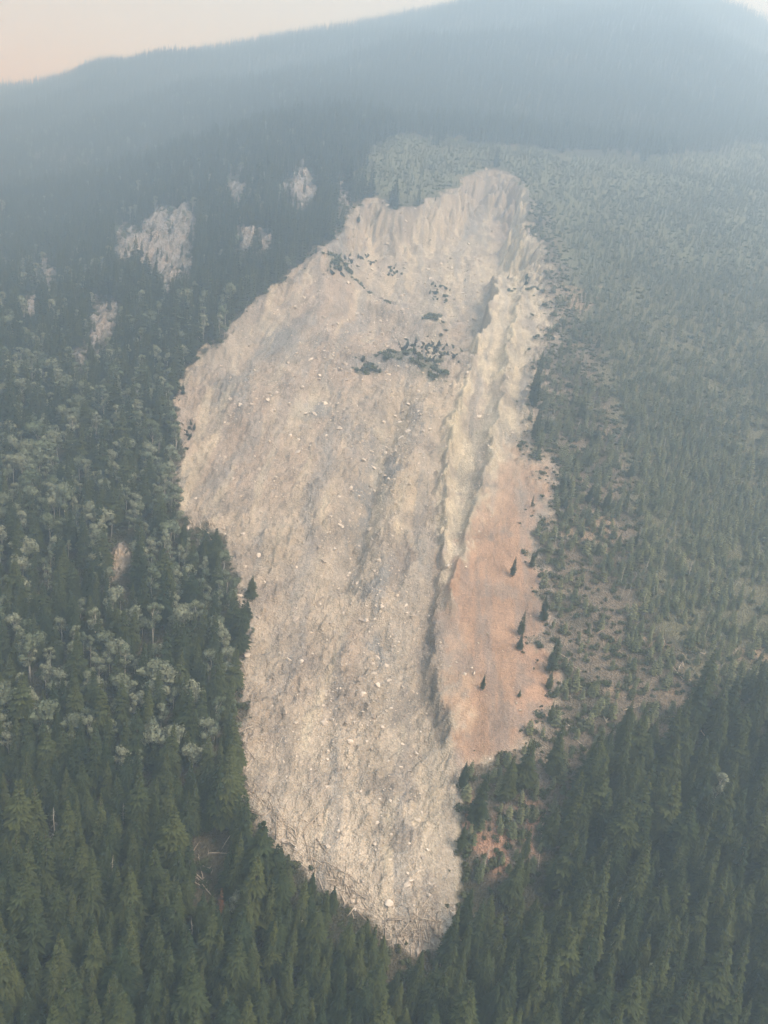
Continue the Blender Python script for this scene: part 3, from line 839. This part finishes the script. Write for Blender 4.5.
# rubble: the countless smaller stones
X, Y = jitter_grid(150, 960, 1.6, .5)
ok, Z, QX, QY, QD = within(X, Y, 0)
sl = sample(slide_m, X, Y); sr = sample(sd_red, X, Y); sdd = sample(side, X, Y)
dens = .22 + 1.0 * fbm(X / 18, Y / 22, 4, 161) + .25 * np.exp(-((QX - 375) / 60) ** 2)
dens = np.where(sr > 0, .06, dens); dens = dens * (1 - .7 * sample(head * sstep(60, 20, slide_m), X, Y)); dens = np.where((sdd > 0) & (QY < 640), dens * .35, dens)
k = ok & (sl > .5) & (rng.random(X.size) < dens)
X, Y, Z, QD = X[k], Y[k], Z[k], QD[k]
n = X.size
sz = np.minimum(.20 + rng.pareto(2.3, n) * .20, 1.6) * (.62 + QD / 620)
scatter("rubble", ROCKS, np.stack([X, Y, Z + sz * .1], 1), np.stack([rng.uniform(-.6, .6, n), rng.uniform(-.6, .6, n), rng.uniform(0, 6.28, n)], 1),
        np.stack([sz * rng.uniform(.7, 1.3, n), sz * rng.uniform(.7, 1.3, n), sz * rng.uniform(.6, 1.0, n)], 1), rng.integers(0, len(ROCKS), n),
        "countless small pale stones strewn over the landslide debris", "rubble")

# ------------------------------------------------------------------ fallen logs and dead snags
def log(px, py, length, img_ang, label, group):
    """a trunk lying on the ground, img_ang = its run across the slope, 90 is straight downhill"""
    x, y, z = place(px, py)
    a = math.radians(img_ang)
    dx, dy = math.cos(a), -math.sin(a)
    h = length / 2
    za = float(ground(np.array(x - dx * h), np.array(y - dy * h))); zb = float(ground(np.array(x + dx * h), np.array(y + dy * h)))
    o = bpy.data.objects.new("fallen_log", random.choice(LOGS)); COL.objects.link(o)
    s = length / 10.0
    d = Vector((dx * length, dy * length, zb - za)).normalized()
    if random.random() < .5: d = -d
    o.rotation_mode = 'QUATERNION'
    o.rotation_quaternion = d.to_track_quat('X', 'Z')
    o.location = (x, y, max(z, (za + zb) / 2) + .10); o.scale = (s, random.uniform(.8, 1.25), random.uniform(.8, 1.25))
    tag(o, label, "log", group)
for _ in range(80):
    log(random.gauss(418, 18), random.gauss(934, 9), random.uniform(2, 6), random.choice([random.gauss(90, 25), random.gauss(10, 35)]), "pale broken log in the jam along the very toe of the landslide", "logs along the toe")
for _ in range(95):
    t = random.random()
    log(248 + 110 * t + random.gauss(0, 7), 790 + 112 * t + random.gauss(0, 9), random.uniform(2, 6), random.gauss(55, 40), "broken pale log along the lower left edge of the debris", "logs along the lower left debris edge")
for _ in range(16):
    log(random.gauss(203, 8), random.gauss(524, 5), random.uniform(4, 9), random.gauss(45, 25), "pale log piled at the left edge above the forest wedge", "logs above the forest wedge")
for _ in range(30):
    log(random.gauss(243, 5), random.uniform(640, 800), random.uniform(3, 8), random.gauss(60, 35), "thin grey log along the straight left edge of the debris", "logs along the straight left edge")
log(418, 912, 17, 128, "longest pale log lying slantwise across the debris toe", None)
log(455, 918, 13, 60, "long bare log at the lower right corner of the debris toe", None)
log(305, 828, 8, 128, "shorter upper of two pale logs stranded high on the lower left debris", None)
log(310, 826, 9, 122, "longer lower of two pale logs stranded high on the lower left debris", None)
log(266, 815, 9, 128, "pale log propped at the edge beside the lower left forest", None)
log(540, 850, 18, 100, "long pale log lying down the reddish gully right of the toe", None)
for _ in range(34):
    log(random.uniform(560, 730), random.uniform(600, 770), random.uniform(4, 10), random.uniform(0, 180), "grey fallen log on the brushy slope right of the red scree", "logs on the brushy slope")
for _ in range(10):
    log(random.uniform(190, 235), random.uniform(840, 890), random.uniform(4, 9), random.uniform(0, 180), "grey fallen log in the torn-up opening left of the toe", "logs in the opening left of the toe")
def snag(px, py, h, label, group):
    x, y, z = place(px, py)
    o = bpy.data.objects.new("dead_snag", random.choice(SNAGS)); COL.objects.link(o)
    o.location = (x, y, z); o.scale = (h / 14,) * 3; o.rotation_euler = (random.gauss(0, .06), random.gauss(0, .06), random.uniform(0, 6.28))
    tag(o, label, "dead tree", group)
for _ in range(40):
    snag(random.uniform(540, 720), random.uniform(320, 640), random.uniform(5, 9), "bare grey snag standing on the thinly wooded slope right of the landslide", "snags right of the landslide")
for _ in range(22):
    snag(random.uniform(500, 760), random.uniform(150, 230), random.uniform(6, 9), "pale snag in the regrowth above the headscarp", "snags above the headscarp")
for _ in range(14):
    snag(random.uniform(90, 170), random.uniform(410, 470), random.uniform(8, 12), "pale grey snag in the forest near the left tip of the debris", "snags near the left tip")
for _ in range(16):
    snag(random.uniform(10, 320), random.uniform(830, 1010), random.uniform(10, 15), "bare grey snag rising between the dark spruces left of the toe", "snags in the lower left forest")
for _ in range(14):
    snag(random.uniform(480, 760), random.uniform(830, 1010), random.uniform(10, 15), "bare grey snag rising between the dark spruces right of the toe", "snags in the lower right forest")
snag(603, 875, 17, "tall bare snag rising beside the reddish gully at lower right", None)

# trees and brush carried down on the slide
def raft(cx, cy, sx, sy, n, label, group):
    for _ in range(n):
        px, py = random.gauss(cx, sx), random.gauss(cy, sy)
        x, y, z = place(px, py)
        k = random.randrange(5); cr, tr, hh, _ = SPRUCE[k]
        h = random.uniform(2.5, 5.5)
        tree("toppled_spruce", cr, tr, (x, y, z), h / hh, random.uniform(0, 6.28), label, "tree", group, (random.gauss(0, .9), random.gauss(0, .9)), wide=1.8)
raft(345, 263, 14, 5, 44, "leaning dark spruce on the turf strip below the left headscarp", "spruces on the turf strip")
raft(425, 350, 19, 6, 60, "toppled dark spruce in the dark band across the upper debris", "spruces in the dark band")
raft(366, 361, 5, 4, 14, "toppled spruce in the small dark clump left of the band", "spruces in the small clump")
raft(394, 272, 6, 3, 12, "toppled spruce in the thin patch under the headscarp", "spruces under the headscarp")
raft(438, 292, 8, 6, 22, "leaning spruce in the scattered patch right of the upper debris", "spruces in the scattered patch")
raft(193, 434, 4, 6, 7, "toppled small spruce on the debris beside its far left edge", "spruces at the left debris edge")
raft(522, 279, 8, 3, 7, "small leaning spruce on the pale rib below the right headscarp", "spruces on the pale rib")

# ------------------------------------------------------------------ the uncounted mass of vegetation
def mass(name, meshes, a, hh, label, cat, wide=(.85, 1.2), tilt=.03):
    n = len(a); s = a[:, 3] / hh; w = s * rng.uniform(*wide, n)
    scatter(name, meshes, a[:, :3], np.stack([rng.normal(0, tilt, n), rng.normal(0, tilt, n), rng.uniform(0, 6.28, n)], 1), np.stack([w, w, s], 1),
            rng.integers(0, len(meshes), n), label, cat)
mass("spruce_forest", [joined("spruce", c, t) for c, t, _, _ in SPRUCE], C_[~mc], 20.0, "dense dark green spruce forest covering the slopes round the landslide", "forest", (1.0, 1.4))
mass("broadleaf_forest", [joined("broadleaf", c, t) for c, t, _, _ in ASPEN], np.concatenate([A_[~ma][:, :4], FA_]), 14.0, "scattered far pale broadleaf trees in the upper left forest", "forest")
mass("upland_forest", [joined("upland", c, t) for c, t in FARSP], F_, 20.0, "hazy dark conifer forest on the upper mountain up to the ridge", "forest")
mass("young_regrowth", [joined("sapling", c, t) for c, t in YOUNGM], Y_, 8.0, "even grey-green young conifers regrowing right of and above the landslide", "regrowth", (1.2, 1.7))
X, Y = jitter_grid(90, 900, 3.0, .5)
ok, Z, QX, QY, QD = within(X, Y, 60)
f3 = fields(X, Y)
k = ok & (f3['sl'] < 0) & (f3['cliff'] < .5) & (rng.random(X.size) < np.where(f3['bare'] > 0, .55, np.where(f3['young'] > 0, .12, .55)))
k |= ok & (f3['sl'] >= 0) & (sample(east, X, Y) > .5) & (rng.random(X.size) < .5 * np.exp(-f3['sl'] / 5))
k |= ok & (f3['sl'] >= 0) & (rng.random(X.size) < .30 * np.exp(-f3['sl'] / 1.5))
k |= ok & (rng.random(X.size) < .75 * sample(raftw, X, Y) * sstep(-.2, .1, fbm(X / 7, Y / 7, 3, 171)))
X, Y, Z = X[k], Y[k], Z[k]
mass("undergrowth", SHRUBS, np.stack([X, Y, Z - .1, np.where(sample(slide_m, X, Y) > 0, np.where(sample(raftw, X, Y) < .2, .45, 1.5), 1.0) * rng.uniform(.6, 1.7, X.size)], 1), 1.0, "low green brush and undergrowth between the trees", "undergrowth", (.8, 1.4))

# ------------------------------------------------------------------ haze
x1 = float(np.abs(GX).max()) + 30
zlo, zhi = float(ZT.min()) - 1.0, max(float(ZT.max()) + 40, CAMZ + 20)
mb = MB()
y0, y1 = -160.0, float(ycoord.max()) + 20
v = [(-x1, y0, zlo), (x1, y0, zlo), (x1, y1, zlo), (-x1, y1, zlo), (-x1, y0, zhi), (x1, y0, zhi), (x1, y1, zhi), (-x1, y1, zhi)]
mb.add(v, [(0, 3, 2, 1), (4, 5, 6, 7), (0, 1, 5, 4), (1, 2, 6, 5), (2, 3, 7, 6), (3, 0, 4, 7)])
hm, n_, l_ = new_mat("smoke_haze")
ho = n_.new("ShaderNodeOutputMaterial"); pv = n_.new("ShaderNodeVolumePrincipled")
pv.inputs['Color'].default_value = (*HAZE_COLOR, 1); pv.inputs['Density'].default_value = HAZE_DENSITY; pv.inputs['Absorption Color'].default_value = (0.5, 0.5, 0.5, 1); pv.inputs['Anisotropy'].default_value = HAZE_ANISO
l_.new(pv.outputs[0], ho.inputs['Volume'])
hz = bpy.data.objects.new("haze", mb.mesh("haze", hm)); COL.objects.link(hz)
tag(hz, "pale bluish wildfire smoke hanging over the whole mountainside", "haze", kind="stuff")
print("TREES", len(C_), len(A_), len(Y_), len(F_), len(FA_), "rubble", n, "grid", NY, NU)
